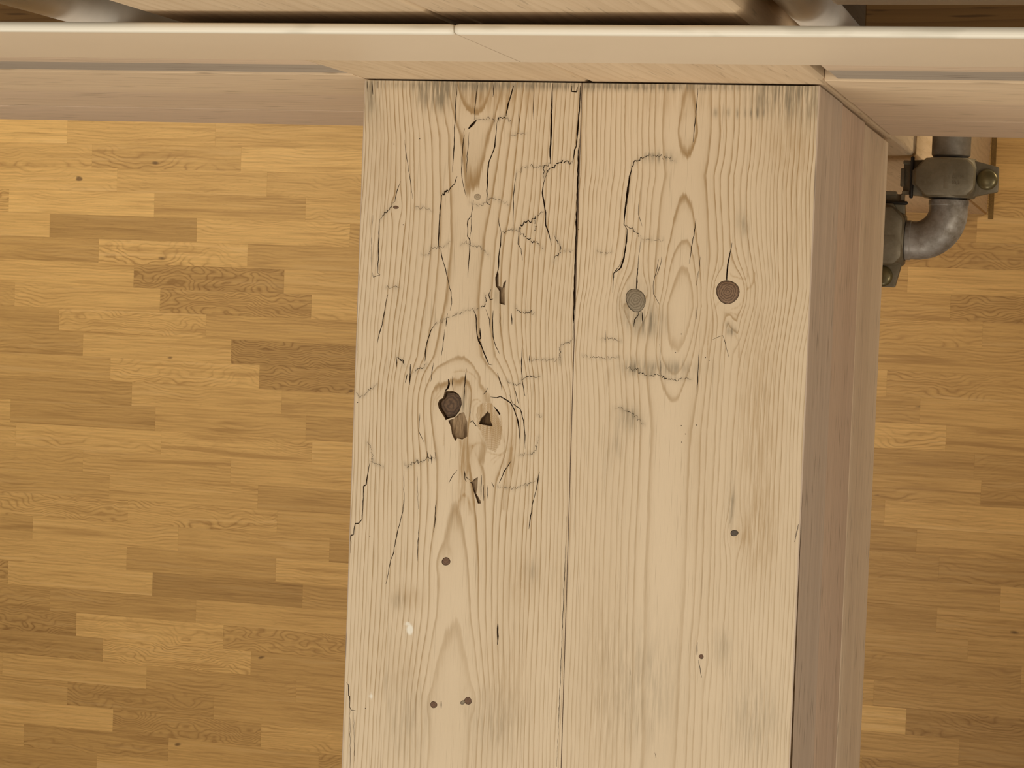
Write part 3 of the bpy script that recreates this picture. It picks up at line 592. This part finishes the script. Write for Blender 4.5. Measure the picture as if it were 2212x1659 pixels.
def knot_material(name, a, b, scale):
    k = NT(name, .6, .3); o = k.obj()
    w = k.noise(o, 180, 2, .5)
    l = k.n('ShaderNodeVectorMath', operation='LENGTH'); k.put(l.inputs[0], o)
    u = k.math('ADD', k.math('MULTIPLY', l.outputs['Value'], scale), k.math('MULTIPLY', w, 2.0))
    r = k.ramp(k.math('FRACT', u), [(0, .2), (.3, 0), (.75, .9), (.9, 1), (1, .2)])
    sp = k.noise(o, 900, 2, .6)
    c = k.mix(r, a, b); c = k.mix(k.map(sp, .5, .7, 0, .4), c, b)
    return k.color(c)
KM = {'grey': knot_material('grey_knot', (.27, .215, .145), (.150, .115, .070), 380), 'brown': knot_material('brown_knot', (.225, .138, .078), (.085, .048, .026), 430),
      'red': knot_material('red_brown_knot', (.185, .100, .055), (.075, .038, .020), 700), 'fade': knot_material('pale_knot', (.42, .32, .20), (.25, .19, .12), 600),
      'dark': knot_material('dark_knot', (.110, .085, .062), (.055, .040, .030), 800), 'hole': knot_material('sunken_knot', (.150, .088, .047), (.070, .040, .022), 300)}

def crack_quads(side):
    """thin quads (mm) that are cut into the board; every one with a depth"""
    rr = random.Random(21); out = []
    lst = [(w, rg, [at_z(*cpx(c, *p), ZT)[:2] * 1000 for p in pts]) for c, w, rg, pts in CRACKS]
    if side == 0: lst.append((4.2, 0, [np.array([seam_at(q[1]) * 1000 - 1.35, q[1] * 1000]) for q in (at_z(u, v, ZT) for u, v in SEAM_GAP)]))
    for w, rg, P in lst:
        Q = [P[0]]
        for A, B in zip(P, P[1:]):
            L = np.hypot(*(B - A)); n = max(1, int(L / (1.3 if rg else 4.0)))
            d = (B - A) / max(L, 1e-6); nr = np.array([-d[1], d[0]])
            for i in range(1, n + 1):
                q = A + (B - A) * i / n
                if i < n: q = q + nr * rr.gauss(0, .8 if rg else .2)
                if rg: q = q + np.array([0, rr.gauss(0, .8)])
                Q.append(q)
        tot = len(Q) - 1
        hw = []
        for i in range(len(Q)):
            t = i / max(tot, 1); e = min(1, .35 + 2.6 * min(t, 1 - t))
            hw.append(w * .507 / 2 * e * (rr.uniform(.35, 1.05) if rg else rr.uniform(.65, 1.2)))
        for i in range(tot):
            A, B = Q[i], Q[i + 1]; L = np.hypot(*(B - A))
            if L < .05 or (rg and rr.random() < .13): continue
            d = (B - A) / L; nr = np.array([-d[1], d[0]]); ex = d * .06
            q = [A - nr * hw[i] - ex, B - nr * hw[i + 1] + ex, B + nr * hw[i + 1] + ex, A + nr * hw[i] - ex]
            out.append((q, .0022 + .0011 * min(w, 4)))
    for c, dep, pts in HOLES: out.append(([at_z(*cpx(c, *p), ZT)[:2] * 1000 for p in pts], dep))
    for (cx, cy), (rx, ry), ang, m, R, ky, gp in KNOTS:
        out.append((knot_outline(cx, cy, rx, ry, ang, gp), .004))
    lo, hi = (BX0, BXS) if side == 0 else (BXS, BX1)
    ml, mh = (1.6, .5) if side == 0 else (.5, 1.6)
    out = [([np.array([float(skew(p[0] / 1000, p[1] / 1000, side, True)) * 1000, p[1]]) for p in q], d) for q, d in out]
    keep = []
    for q, d in out:
        xs = [p[0] for p in q]; ys = [p[1] for p in q]
        if min(xs) > lo * 1000 + ml + .1 and max(xs) < hi * 1000 - mh - .1 and max(ys) < BY1 * 1000 - .3 and min(ys) > BY0 * 1000 + 2: keep.append((q, d))
        elif lo * 1000 < sum(xs) / len(xs) < hi * 1000:
            q2 = [np.array([min(max(p[0], lo * 1000 + ml), hi * 1000 - mh), min(p[1], BY1 * 1000 - .35)]) for p in q]
            ar = abs(sum(q2[i][0] * q2[(i + 1) % len(q2)][1] - q2[(i + 1) % len(q2)][0] * q2[i][1] for i in range(len(q2)))) / 2
            if ar > .05: keep.append((q2, d))
    return keep
def knot_outline(cx, cy, rx, ry, ang, grow=0.0, n=26):
    c = math.cos(math.radians(ang)); s = math.sin(math.radians(ang)); out = []
    for i in range(n):
        a = 2 * math.pi * i / n; k = 1 + .035 * math.sin(2 * a + cx) + .03 * math.sin(3 * a + cy)
        x, y = (rx + grow) * k * math.cos(a), (ry + grow) * k * math.sin(a)
        out.append(at_z(cx + x * c - y * s, cy + x * s + y * c, ZT)[:2] * 1000)
    return out

beam = empty('glulam_beam', ((BX0 + BX1) / 2, BY1, ZB)); tag(beam, 'pale weathered spruce beam with split, knotty top and three-layered side', 'beam')
Z1, Z2 = 3.325, 3.075      # glue lines seen on the side of the beam
SEAM = 0.0006
def seam_at(y): return -.5404 + (.212 - y) * (.0064 / .745)      # the joint runs slightly askew
def skew(x, y, side, inv=False):
    x, y = np.asarray(x, float), np.asarray(y, float); e = BX0 if side == 0 else BX1
    f = (seam_at(y) - e) / (BXS - e)
    return e + (x - e) / f if inv else e + (x - e) * f
def build_board(side, label):
    x0, x1 = (BX0, BXS - SEAM / 2) if side == 0 else (BXS + SEAM / 2, BX1)
    ch = .0014
    X0, X1 = x0 * 1000 + (1.3 if side == 0 else .2), x1 * 1000 - (.2 if side == 0 else 1.3)
    Y0, Y1 = BY0 * 1000, BY1 * 1000
    rr = np.random.RandomState(7 + side)
    pts = []
    def grid(xa, xb, ya, yb, st, sy=None):
        sy = sy or st
        gx, gy = np.meshgrid(np.arange(xa + st * .6, xb - st * .4, st), np.arange(ya + sy * .6, yb - sy * .4, sy))
        g = np.stack([gx.ravel(), gy.ravel()], 1); g += rr.uniform(-.22, .22, g.shape) * st; return g
    yv = -640.0
    g = grid(X0, X1, yv, Y1, 2.3, 3.4)
    fine = []
    zones = [((925, 795), (1130, 1110), 1.0), ((876, 1340), (896, 1376), .8), ((798, 1498), (806, 1510), .8)] if side == 0 else [((1536, 228), (1658, 258), 1.2), ((1530, 580), (1640, 780), 1.1), ((1320, 580), (1432, 720), 1.2)]
    for (ua, va), (ub, vb), st in zones:
        a = at_z(ua, va, ZT)[:2] * 1000; b = at_z(ub, vb, ZT)[:2] * 1000
        xa, xb, ya, yb = max(min(a[0], b[0]), X0 + 1), min(max(a[0], b[0]), X1 - 1), min(a[1], b[1]), max(a[1], b[1])
        sel = (g[:, 0] > xa) & (g[:, 0] < xb) & (g[:, 1] > ya) & (g[:, 1] < yb); g = g[~sel]
        fine.append(grid(xa, xb, ya, yb, st))
    pts = [g] + fine + [grid(X0, X1, Y0, yv, 5.0, 9.0)]
    bx = np.arange(X0 + 3, X1 - 2, 3.0); by = np.arange(Y0 + 4, Y1 - 3, 4.0)
    brd = np.concatenate([np.stack([bx, np.full_like(bx, Y0)], 1), np.stack([bx, np.full_like(bx, Y1)], 1), np.stack([np.full_like(by, X0), by], 1), np.stack([np.full_like(by, X1), by], 1)])
    cor = np.array([[X0, Y0], [X1, Y0], [X1, Y1], [X0, Y1]])
    quads = crack_quads(side)
    V = [tuple(p) for p in cor] + [tuple(p) for p in brd]
    for q in pts: V += [tuple(p) for p in q]
    faces = []
    for q, d in quads:
        i = len(V); V += [tuple(p) for p in q]
        A = sum(q[j][0] * q[(j + 1) % len(q)][1] - q[(j + 1) % len(q)][0] * q[j][1] for j in range(len(q)))
        f = list(range(i, i + len(q))); faces.append(f if A > 0 else f[::-1])
    vo, eo, fo, ov, oe, of = delaunay_2d_cdt([Vector(p) for p in V], [], faces, 0, 1e-4, True)
    P = np.array([(p.x, p.y) for p in vo]) / 1000.0
    T = np.array([f for f in fo if len(f) == 3]); fo = T.tolist(); cen = P[T].mean(1) * 1000; P[:, 0] = skew(P[:, 0], P[:, 1], side)
    order = np.argsort(cen[:, 1]); cy_ = cen[order, 1]; depa = np.zeros(len(T))
    for q, d in quads:
        ys = [p[1] for p in q]; xs = [p[0] for p in q]
        ia, ib = np.searchsorted(cy_, [min(ys), max(ys)]); ids = order[ia:ib]
        ids = ids[(cen[ids, 0] >= min(xs)) & (cen[ids, 0] <= max(xs))]
        if len(ids):
            ids = ids[in_poly(cen[ids, 0], cen[ids, 1], q)]; depa[ids] = np.maximum(depa[ids], d)
    dep = depa.tolist()
    n = len(P); verts = [(p[0], p[1], ZT) for p in P]; tris, mats = [], []
    low = {}
    def lowv(i, d):
        if (i, d) not in low:
            low[(i, d)] = len(verts); verts.append((P[i][0], P[i][1], ZT - d))
        return low[(i, d)]
    edge = {}
    for f, d in zip(fo, dep):
        if len(f) != 3: continue
        a = (P[f[1]][0] - P[f[0]][0]) * (P[f[2]][1] - P[f[0]][1]) - (P[f[1]][1] - P[f[0]][1]) * (P[f[2]][0] - P[f[0]][0])
        f = list(f) if a > 0 else list(f)[::-1]
        if d == 0: tris.append(f); mats.append(0)
        else: tris.append([lowv(i, d) for i in f]); mats.append(3 if d in (.0042, .0040, .0050) else 1)
        for i in range(3): edge.setdefault(frozenset((f[i], f[(i + 1) % 3])), []).append((d, f[i], f[(i + 1) % 3]))
    for e, L in edge.items():
        if len(L) == 2 and L[0][0] != L[1][0]:
            (da, a, b), (db, _, _) = sorted(L, key=lambda t: t[0])      # a->b runs along the shallower face
            A0, B0 = (a, b) if da == 0 else (lowv(a, da), lowv(b, da))
            tris.append([A0, lowv(a, db), lowv(b, db), B0]); mats.append(1)
    # arrises and sides of the board
    zb = Z1 + .0007
    def quad(*p):
        i = len(verts); verts.extend((float(skew(q[0], q[1], side)), q[1], q[2]) for q in p); tris.append([i, i + 1, i + 2, i + 3]); mats.append(2)
    xa, xb, ya, yb = X0 / 1000, X1 / 1000, Y0 / 1000, Y1 / 1000
    quad((x0, ya, ZT - ch), (xa, ya, ZT), (xa, yb, ZT), (x0, yb, ZT - ch))
    quad((xb, ya, ZT), (x1, ya, ZT - ch), (x1, yb, ZT - ch), (xb, yb, ZT))
    quad((x0, ya, zb), (x0, ya, ZT - ch), (x0, yb, ZT - ch), (x0, yb, zb))
    if side == 0: quad((x1, yb, zb), (x1, yb, ZT - ch), (x1, ya, ZT - ch), (x1, ya, zb))
    else:      # the outer arris has split away from the side, wider and wider
        ysplit = at_z(1722, 1090, ZT)[1]; st = [(yb, 0.0), (ysplit, 0.0)] + [(ysplit + (-.60 - ysplit) * t, .003 + .020 * t) for t in (.04, .25, .5, .75, 1)] + [(ya, .024)]
        prev = None
        for y, w in st:
            cur = [(x1, y, ZT - ch), (x1 - .006, y, ZT - ch), (x1 - .006, y, ZT - ch - w), (x1, y, ZT - ch - w), (x1, y, zb)]
            if prev:
                for a in range(4):
                    if a < 3 and w == 0: continue
                    quad(prev[a + 1], prev[a], cur[a], cur[a + 1]); mats[-1] = 1 if a in (1, 2) else 2
            prev = cur
    quad((x0, yb, zb), (x0, yb, ZT - ch), (x1, yb, ZT - ch), (x1, yb, zb))
    quad((x0, ya, zb), (x1, ya, zb), (x1, ya, ZT - ch), (x0, ya, ZT - ch))
    quad((x0, ya, zb), (x0, yb, zb), (x1, yb, zb), (x1, ya, zb))
    org = ((x0 + x1) / 2, BY1, ZT)
    me = bpy.data.meshes.new('board'); me.from_pydata([(v[0] - org[0], v[1] - org[1], v[2] - org[2]) for v in verts], [], tris)
    VA = np.array(verts); ring, S = surface_fields(VA[:, 0], VA[:, 1])
    for nm, arr in (('ring', ring), ('grey', S['grey']), ('tan', S['tan']), ('white', S['white']), ('con', S['con'])):
        at = me.attributes.new(nm, 'FLOAT', 'POINT'); at.data.foreach_set('value', arr.astype(np.float32))
    for m in (M_TOP, M_CRACK, M_SIDE, M_TORN): me.materials.append(m)
    me.polygons.foreach_set('material_index', mats); me.update()
    o = link_mesh('board', me, None, beam, org); tag(o, label)
    for (cx, cy), (rx, ry), ang, m, R, ky, gp in KNOTS:
        c = at_z(cx, cy, ZT)
        if x0 < c[0] < x1:
            bm = bmesh.new(); out = knot_outline(cx, cy, rx, ry, ang)
            ctr = bm.verts.new((0, 0, .00015)); rings = []
            for sc, z in ((.55, .0001), (.93, 0), (1.0, -.0004), (1.0, -.0035)):
                rings.append([bm.verts.new((sc * (p[0] / 1000 - c[0]), sc * (p[1] / 1000 - c[1]), z)) for p in out])
            k = len(out)
            for i in range(k): bm.faces.new((ctr, rings[0][i], rings[0][(i + 1) % k]))
            for A, B in zip(rings, rings[1:]):
                for i in range(k): bm.faces.new((A[i], B[i], B[(i + 1) % k], A[(i + 1) % k]))
            bmesh.ops.recalc_face_normals(bm, faces=bm.faces)
            link_mesh('knot', bm_mesh(bm, 'knot', 40), KM[m], o, (c[0], c[1], ZT))
    return o
SP_B, SP_L = (.540, .405, .262), (.350, .225, .120)
M_SIDE = timber('beam_side_upper', 'Y', (.610, .480, .360), (.42, .31, .215), 3.1, .009, .7, .5, (.46, .36, .27))
M_SIDE2 = timber('beam_side_middle', 'Y', (.635, .470, .335), (.45, .31, .20), 8.4, .011, .7, .4, (.50, .355, .245))
M_SIDE3 = timber('beam_side_lower', 'Y', (.700, .545, .375), (.52, .37, .235), 12.7, .010, .7, .4, (.55, .405, .27))
bl = build_board(0, 'left top board, splintered, with two large rotten knots')
br = build_board(1, 'right top board with two round knots')
# sunken knot in the rotten hole
def sunken_knot():
    pts = [at_z(*cpx('G', x, y), ZT) for x, y in [(190,275),(265,268),(325,300),(352,345),(358,400),(330,480),(280,545),(225,560),(185,570),(160,530),(115,450),(105,400),(125,360),(160,340)]]
    c = sum(pts) / len(pts); bm = bmesh.new(); ctr = bm.verts.new((.002, -.001, -.0044))
    rg = [[bm.verts.new((s * (p[0] - c[0]), s * (p[1] - c[1]), z)) for p in pts] for s, z in ((.6, -.0048), (.97, -.0056), (1, -.0083))]
    k = len(pts)
    for i in range(k): bm.faces.new((ctr, rg[0][i], rg[0][(i + 1) % k]))
    for A, B in zip(rg, rg[1:]):
        for i in range(k): bm.faces.new((A[i], B[i], B[(i + 1) % k], A[(i + 1) % k]))
    bmesh.ops.recalc_face_normals(bm, faces=bm.faces)
    tag(link_mesh('knot', bm_mesh(bm, 'knot', 40), KM['hole'], bl, (c[0], c[1], ZT)), 'dark sunken knot')
sunken_knot()
def lam(z0, z1, mat, ins=0.0, bev=.0012):
    box('lamella', BX0 + ins, BX1 - ins, BY0, BY1, z0, z1, mat, beam, bev, 1)
lam(Z2 + .0006, Z1 - .0007, M_SIDE2, .0004); lam(ZB, Z2 - .0006, M_SIDE3, .0, .004)

# ---------- column: two staves glued together, from the floor up past the gallery
M_COLA = timber('column_spruce', 'Z', (.600, .450, .285), (.45, .31, .175), 1.7, .013, .35, .45, (.52, .375, .23))
M_COLB = timber('column_spruce_b', 'Z', (.610, .455, .290), (.45, .31, .175), 5.2, .016, .35, .45, (.53, .38, .235))
colm = empty('timber_column', ((CX0 + CX1) / 2, (CY0 + CY1) / 2, 0)); tag(colm, 'thick square timber column that beam and cross beams butt against', 'column')
XS = -0.5335
box('stave', CX0, XS - .0003, CY0, CY1, 0, 6.4, M_COLA, colm, .004, 1)
box('stave', XS + .0003, CX1, CY0, CY1, 0, 6.4, M_COLB, colm, .004, 1)

# ---------- cross beams left and right, each glued up of three lamellas
M_CRS = [timber('cross_beam_' + n, 'X', b, l, s, .010, .7, .45, bl_) for n, b, l, s, bl_ in (
    ('top', (.680, .515, .335), (.49, .34, .20), 2.2, (.60, .44, .28)), ('mid', (.650, .485, .325), (.48, .335, .205), 6.6, (.57, .42, .285)), ('low', (.640, .475, .325), (.46, .32, .205), 9.9, (.55, .405, .28)))]
CB1 = .2625
def cross_beam(x0, x1, label):
    e = empty('cross_beam', ((x0 + x1) / 2, .238, 2.815)); tag(e, label, 'beam')
    zs = [2.815, 3.075, 3.325, 3.573]
    for i in range(3):
        box('lamella', x0, x1, CY0 + (.0008 if i == 1 else .0002), CB1, zs[i] + (.0003 if i else 0), zs[i + 1] - .0003, M_CRS[2 - i], e, .0006, 1)
    return e
cross_beam(-4.2, CX0 - .0006, 'pale streaked cross beam, long, running off over the open parquet side')
cross_beam(CX1 + .0006, 2.6, 'pinkish cross beam passing above the grey grooved pipe')

# ---------- grey dusty planks set back on top of the cross beams
M_GREY = timber('dusty_plank', 'X', (.375, .310, .240), (.26, .205, .15), 4.4, .006, .9, .5, (.29, .240, .185))
M_PALE = timber('pale_plank', 'X', (.60, .45, .31), (.44, .31, .19), 4.9, .012, .5, .4)
def edge_plank(x0, x1, label):
    e = empty('edge_plank', ((x0 + x1) / 2, .222, 3.5735)); tag(e, label, 'plank')
    box('lower_strip', x0, x1, .2170, .2265, 3.5735, 3.668, M_GREY, e, .0015, 1)
    box('upper_strip', x0, x1, .2158, .2265, 3.6682, 3.80, M_PALE, e, .0015, 1)
edge_plank(-4.2, CX0 - .0008, 'grey dusty edge plank left of the column, on the streaked cross beam')
edge_plank(at_y(1792, 157, .217)[0], 2.6, 'grey dusty edge plank above the grooved pipe, with dark gap beside the column')

# ---------- white parapet panels
def parapet():
    k = NT('white_lacquer', .38, .4); o = k.obj()
    f = k.noise(k.vmul(o, (3, 60, 4)), 1, 3, .6); d = k.noise(k.vmul(o, (18, 90, 30)), 1, 2, .5)
    c = k.mix(k.map(f, .3, .7, 0, 1), (.60, .475, .335), (.63, .505, .360))
    s = k.sep(o); top = k.map(s[2], .2040, .2085, 0, 1)  # rounded top coloured brighter to carry the light from above
    c = k.mix(top, c, k.mix(k.map(d, .55, .72, 0, .45), (.72, .66, .54), (.42, .38, .28)))
    return k.color(c)
M_WHITE = parapet()
PY, PZ0, PZ1, PT = .196, 3.906, 4.119, .0085
xsm = at_y(961, 66, PY)[0]
def panel(x0, x1, label):
    o = ((x0 + x1) / 2, PY + PT / 2, PZ0); h = PZ1 - PZ0; r = PT / 2 - .0003
    bm = bmesh.new(); prof = [(-PT / 2, 0), (-PT / 2, h - r)]
    prof += [(-r * math.cos(a) * PT / 2 / r, h - r + r * math.sin(a)) for a in (.3, .6, .9, 1.2, 1.5708, 1.95, 2.25, 2.55, 2.85)] + [(PT / 2, h - r), (PT / 2, 0)]
    n = len(prof); L = (x1 - x0) / 2; xs = [(-L, .78), (-L + .0012, .93), (-L + .004, 1.0), (L - .004, 1.0), (L - .0012, .93), (L, .78)]
    rings = [[bm.verts.new((x, y * (s if z > h * .5 else 1), z - (1 - s) * (.008 if z > h * .5 else 0))) for y, z in prof] for x, s in xs]
    for A, B in zip(rings, rings[1:]):
        for i in range(n): bm.faces.new((A[i], A[(i + 1) % n], B[(i + 1) % n], B[i]))
    bm.faces.new(rings[0]); bm.faces.new(rings[-1][::-1]); bmesh.ops.recalc_face_normals(bm, faces=bm.faces)
    tag(link_mesh('parapet_panel', bm_mesh(bm, 'parapet_panel', 50), M_WHITE, None, o), label, 'panel')
panel(-4.2, xsm - .0004, 'thin white panel with rounded top, spotless, ending at the joint before the column')
panel(xsm + .0004, 2.6, 'thin white panel with rounded top, smudged and dotted, reaching past the grooved pipe')

# ---------- things glimpsed behind the panel
M_DECK = timber('shaded_deck_oak', 'X', (.36, .195, .062), (.20, .10, .03), 7.3, .012, .6, .7)
def deck(x0, x1, label):
    e = empty('gallery_deck', ((x0 + x1) / 2, .6, 3.55)); tag(e, label, 'decking')
    for i in range(4): box('plank', x0, x1, .2635 + .14 * i, .2635 + .14 * (i + 1) - .001, 3.56, 3.60, M_DECK, e, .001, 1)
M_SLAB = plain('dark_shade_slab', (.05, .03, .015), .9)  # near-black colour stands in for the shade in the cavity
for xa, xb in ((-4.2, CX0 - .001), (CX1 + .001, 2.6)):
    tag(link_mesh('shade_slab', bm_mesh(box_bm(xa, xb, .264, 3.5, 2.93, 2.99), 'shade_slab'), M_SLAB), kind='structure')  # unseen slab added to keep the cavity behind the panels dark
M_TUBE = plain('white_tube', (.84, .78, .68), .35, 0, .45, .03)
def tube(pu, label, y):
    c = at_y(pu[0], pu[1], y); z0, z1, r = 3.5735, 5.2, .0205
    prof = [(0, r - .010), (.003, r - .004), (.010, r), (z1 - z0, r)]
    tag(link_mesh('white_tube', bm_mesh(lathe_bm(prof, 'Z', 36), 'white_tube', 40), M_TUBE, None, (c[0], y, z0)), label, 'tube')
    return c
tR = tube((1764, 22), 'white upright tube beside the skirting board end', .256)
tL = tube((212, 20), 'white upright tube between the column and the grainy brown deck', .256)
deck(-4.2, tL[0] - .022, 'brown grainy gallery deck beyond the white tube at the spotless panel')
deck(tR[0] + .022, 2.6, 'dark brown gallery deck under the white skirting board')

M_MOSS = timber('greenish_batten', 'Z', (.215, .180, .095), (.11, .09, .045), 6.1, .006, .5, .6)
ba = CX1 + .002
tag(box('batten', ba, min(ba + .026, tR[0] - .022), .2635, .30, 2.995, 5.2, M_MOSS, None, .002, 1), 'greenish grey batten between the column and the skirting-board tube', 'batten')
tag(box('batten', max(CX0 - .024, tL[0] + .022), CX0 - .002, .2635, .30, 2.995, 5.2, M_MOSS, None, .002, 1), 'greenish grey batten between the column and the deck-side tube', 'batten')
sk = at_y(1800, 6, .245)
tag(box('skirting_board', sk[0], 2.6, .243, .256, sk[2], sk[2] + .10, M_TUBE, None, .004, 2), 'white rounded skirting board above the dark brown deck', 'board')

# ================================================================== GROOVED PIPE WORK
def galv(name, base, dark, rough):
    k = NT(name, rough, .5); k.b.inputs['Metallic'].default_value = .35
    o = k.obj(); f = k.noise(o, 28, 4, .65); g = k.noise(o, 160, 3, .6)
    c = k.mix(k.map(f, .38, .66, 0, 1), base, dark); c = k.mix(k.map(g, .55, .75, 0, .35), c, tuple(min(1, x * 1.35) for x in base))
    k.bump(g, .15, .0008); k.put(k.b.inputs['Roughness'], k.map(f, .3, .7, rough - .08, rough + .12))
    return k.color(c)
M_PIPE = galv('galvanised_pipe', (.245, .205, .155), (.165, .135, .095), .48)
M_ELB = galv('galvanised_elbow', (.430, .395, .350), (.19, .155, .11), .46)
M_HOUS = galv('coupling_housing', (.225, .185, .120), (.165, .130, .075), .50)
M_BOLT = plain('dark_steel', (.030, .024, .018), .45, .3, .5, .2)
M_BRASS = plain('yellow_zinc', (.165, .130, .055), .30, .5, .5, .15)
PZ = 2.40; PR = .0298
cc = at_z(2052, 386, PZ)
pipe_x = cc[0]
pr = empty('grooved_pipe', (pipe_x, cc[1], PZ)); tag(pr, 'galvanised grooved pipe with bolted couplings turning under the beam', 'pipe')
RB = .048
y_el0 = cc[1] - .0335                     # elbow starts here, running towards -y
bend_c = (pipe_x - RB, y_el0 - .016)
x_el1 = bend_c[0] - .004
yc2 = bend_c[1] - RB
# straight run
link_mesh('pipe', bm_mesh(lathe_bm([(0, PR - .003), (.0015, PR - .001), (.003, PR), (1.2, PR)], 'Y', 48), 'pipe', 40), M_PIPE, pr, (pipe_x, cc[1] + .0335, PZ))
link_mesh('pipe_groove', bm_mesh(lathe_bm([(-.034, PR - .0025), (.0345, PR - .0025)], 'Y', 40), 'pipe_groove', 40), M_BOLT, pr, (pipe_x, cc[1], PZ))
# elbow
def elbow():
    bm = bmesh.new(); path = [((pipe_x, y_el0), (0, -1), PR + .0012), ((pipe_x, y_el0 - .0075), (0, -1), PR + .0012), ((pipe_x, y_el0 - .009), (0, -1), PR - .0002)]
    for i in range(15):
        a = math.pi / 2 * i / 14
        path.append(((bend_c[0] + RB * math.cos(a), bend_c[1] - RB * math.sin(a)), (-math.sin(a), -math.cos(a)), PR + .0012 * math.sin(2 * a)))
    path += [((x_el1 - .003, yc2), (-1, 0), PR), ((x_el1 - .004, yc2), (-1, 0), PR + .0012), ((x_el1 - .012, yc2), (-1, 0), PR + .0012)]
    rings = []
    for (x, y), (dx, dy), r in path:
        nx, ny = -dy, dx
        rings.append([bm.verts.new((x + nx * r * math.cos(t) - pipe_x, y + ny * r * math.cos(t) - cc[1], r * math.sin(t))) for t in [2 * math.pi * j / 40 for j in range(40)]])
    for A, B in zip(rings, rings[1:]):
        for i in range(40): bm.faces.new((A[i], A[(i + 1) % 40], B[(i + 1) % 40], B[i]))
    bm.faces.new(rings[0]); bm.faces.new(rings[-1][::-1]); bmesh.ops.recalc_face_normals(bm, faces=bm.faces)
    link_mesh('elbow', bm_mesh(bm, 'elbow', 35), M_ELB, pr, (pipe_x, cc[1], PZ))
elbow()
def coupling(cx, cy, rot):
    """housing around the Y axis; bolt ear towards +x, hinge ear towards -x, turned about z by rot"""
    def put(name, bm, mat, par, ang=35):
        bmesh.ops.rotate(bm, verts=bm.verts, cent=(0, 0, 0), matrix=Matrix.Rotation(rot, 3, 'Z'))
        return link_mesh(name, bm_mesh(bm, name, ang), mat, par, (cx, cy, PZ))
    bm = lathe_bm([(-.0305, .0300), (-.0305, .0385), (-.027, .0410), (-.017, .0445), (.017, .0445), (.027, .0410), (.0305, .0385), (.0305, .0300)], 'Y', 48)
    prism_bm([(-.052, -.013), (-.034, -.0302), (.029, -.0302), (.0405, -.017), (.0405, .017), (.029, .0302), (-.034, .0302), (-.052, .013)], -.038, .044, .009, bm)
    prism_bm([(.030, -.0295), (.0745, -.0195), (.0745, .0185), (.030, .0295)], .002, .0165, .0015, bm)
    prism_bm([(.030, -.0280), (.0735, -.0185), (.0735, .0175), (.030, .0280)], -.016, .0005, .0015, bm)
    prism_bm([(-.040, -.022), (-.040, .022), (-.056, .011), (-.056, -.011)], .006, .022, .001, bm)
    h = put('coupling', bm, M_HOUS, pr)
    bm = prism_bm([(-.036, -.0285), (-.056, -.0275), (-.0715, -.0225), (-.0715, .0225), (-.056, .0275), (-.036, .0285)], -.016, .001, .0015)
    for sy in (-1, 1): box_bm(-.072, -.060, sy * .0235 - .003, sy * .0235 + .003, -.010, .008, .001, 1, bm)
    box_bm(-.0755, -.069, -.014, .014, -.012, .006, .001, 1, bm)
    put('hinge_ear', bm, M_HOUS, h)
    put('hinge_pin', shift(lathe_bm([(-.0325, .0016), (-.031, .0030), (.031, .0030), (.0325, .0016)], 'Y', 16), (-.0575, 0, .0115)), M_BOLT, h)
    prof = [(.0165, .0162), (.0185, .0162), (.0215, .0146), (.0235, .0108), (.0245, .0055), (.0247, .0004)]
    put('bolt_head', shift(lathe_bm(prof, 'Z', 32), (.0575, -.001, 0)), M_BRASS, h, 60)
    put('bolt_shank', shift(lathe_bm([(-.034, .0055), (.002, .0055)], 'Z', 16), (.0575, -.001, 0)), M_BOLT, h)
    put('gasket', lathe_bm([(-.0315, .0296), (-.0315, .0320), (.0315, .0320), (.0315, .0296)], 'Y', 40), M_BOLT, h)
    return h
def shift(bm, d):
    bmesh.ops.translate(bm, verts=bm.verts, vec=d); return bm
c1 = coupling(pipe_x, cc[1], 0.0)
def lettering(txt, x, y, size):
    cu = bpy.data.curves.new('lettering', 'FONT'); cu.body = txt; cu.size = size; cu.extrude = .0004; cu.align_x = 'CENTER'; cu.resolution_u = 3
    t = bpy.data.objects.new('lettering_source', cu); COL.objects.link(t); bpy.context.view_layer.update()
    me = bpy.data.meshes.new_from_object(t.evaluated_get(bpy.context.evaluated_depsgraph_get())); bpy.data.objects.remove(t)
    me.name = 'lettering'; me.materials.clear()
    link_mesh('lettering', me, M_HOUS, c1, (pipe_x + x, cc[1] + y, PZ + .0442))
lettering('2  DN50', .012, -.002, .0072); lettering('60,3', .012, -.0105, .0072)
x_c2 = x_el1 - .012 - .0305
c2 = coupling(x_c2, yc2, -math.pi / 2)
link_mesh('pipe', bm_mesh(lathe_bm([(-.20, PR), (-.003, PR), (0, PR - .002)], 'X', 40), 'pipe', 40), M_PIPE, pr, (x_c2 - .0335, yc2, PZ))
link_mesh('riser', bm_mesh(lathe_bm([(-.03, PR + .003), (.03, PR + .003), (.032, PR), (ZB - PZ - .001, PR)], 'Z', 40), 'riser', 40), M_PIPE, pr, (x_c2 - .2335, yc2, PZ))

# ---------- narrow cork joint on the floor beside the column
M_CORK = plain('cork_joint', (.20, .115, .035), .8, 0, .2, .2, 300)
tag(box('cork_strip', BASE_CORNER[0] + .0, BASE_CORNER[0] + .013, CY0 - .012, CY1, .0002, .0022, M_CORK, None, 0), 'thin dark cork strip on the floor along the column foot', 'strip')
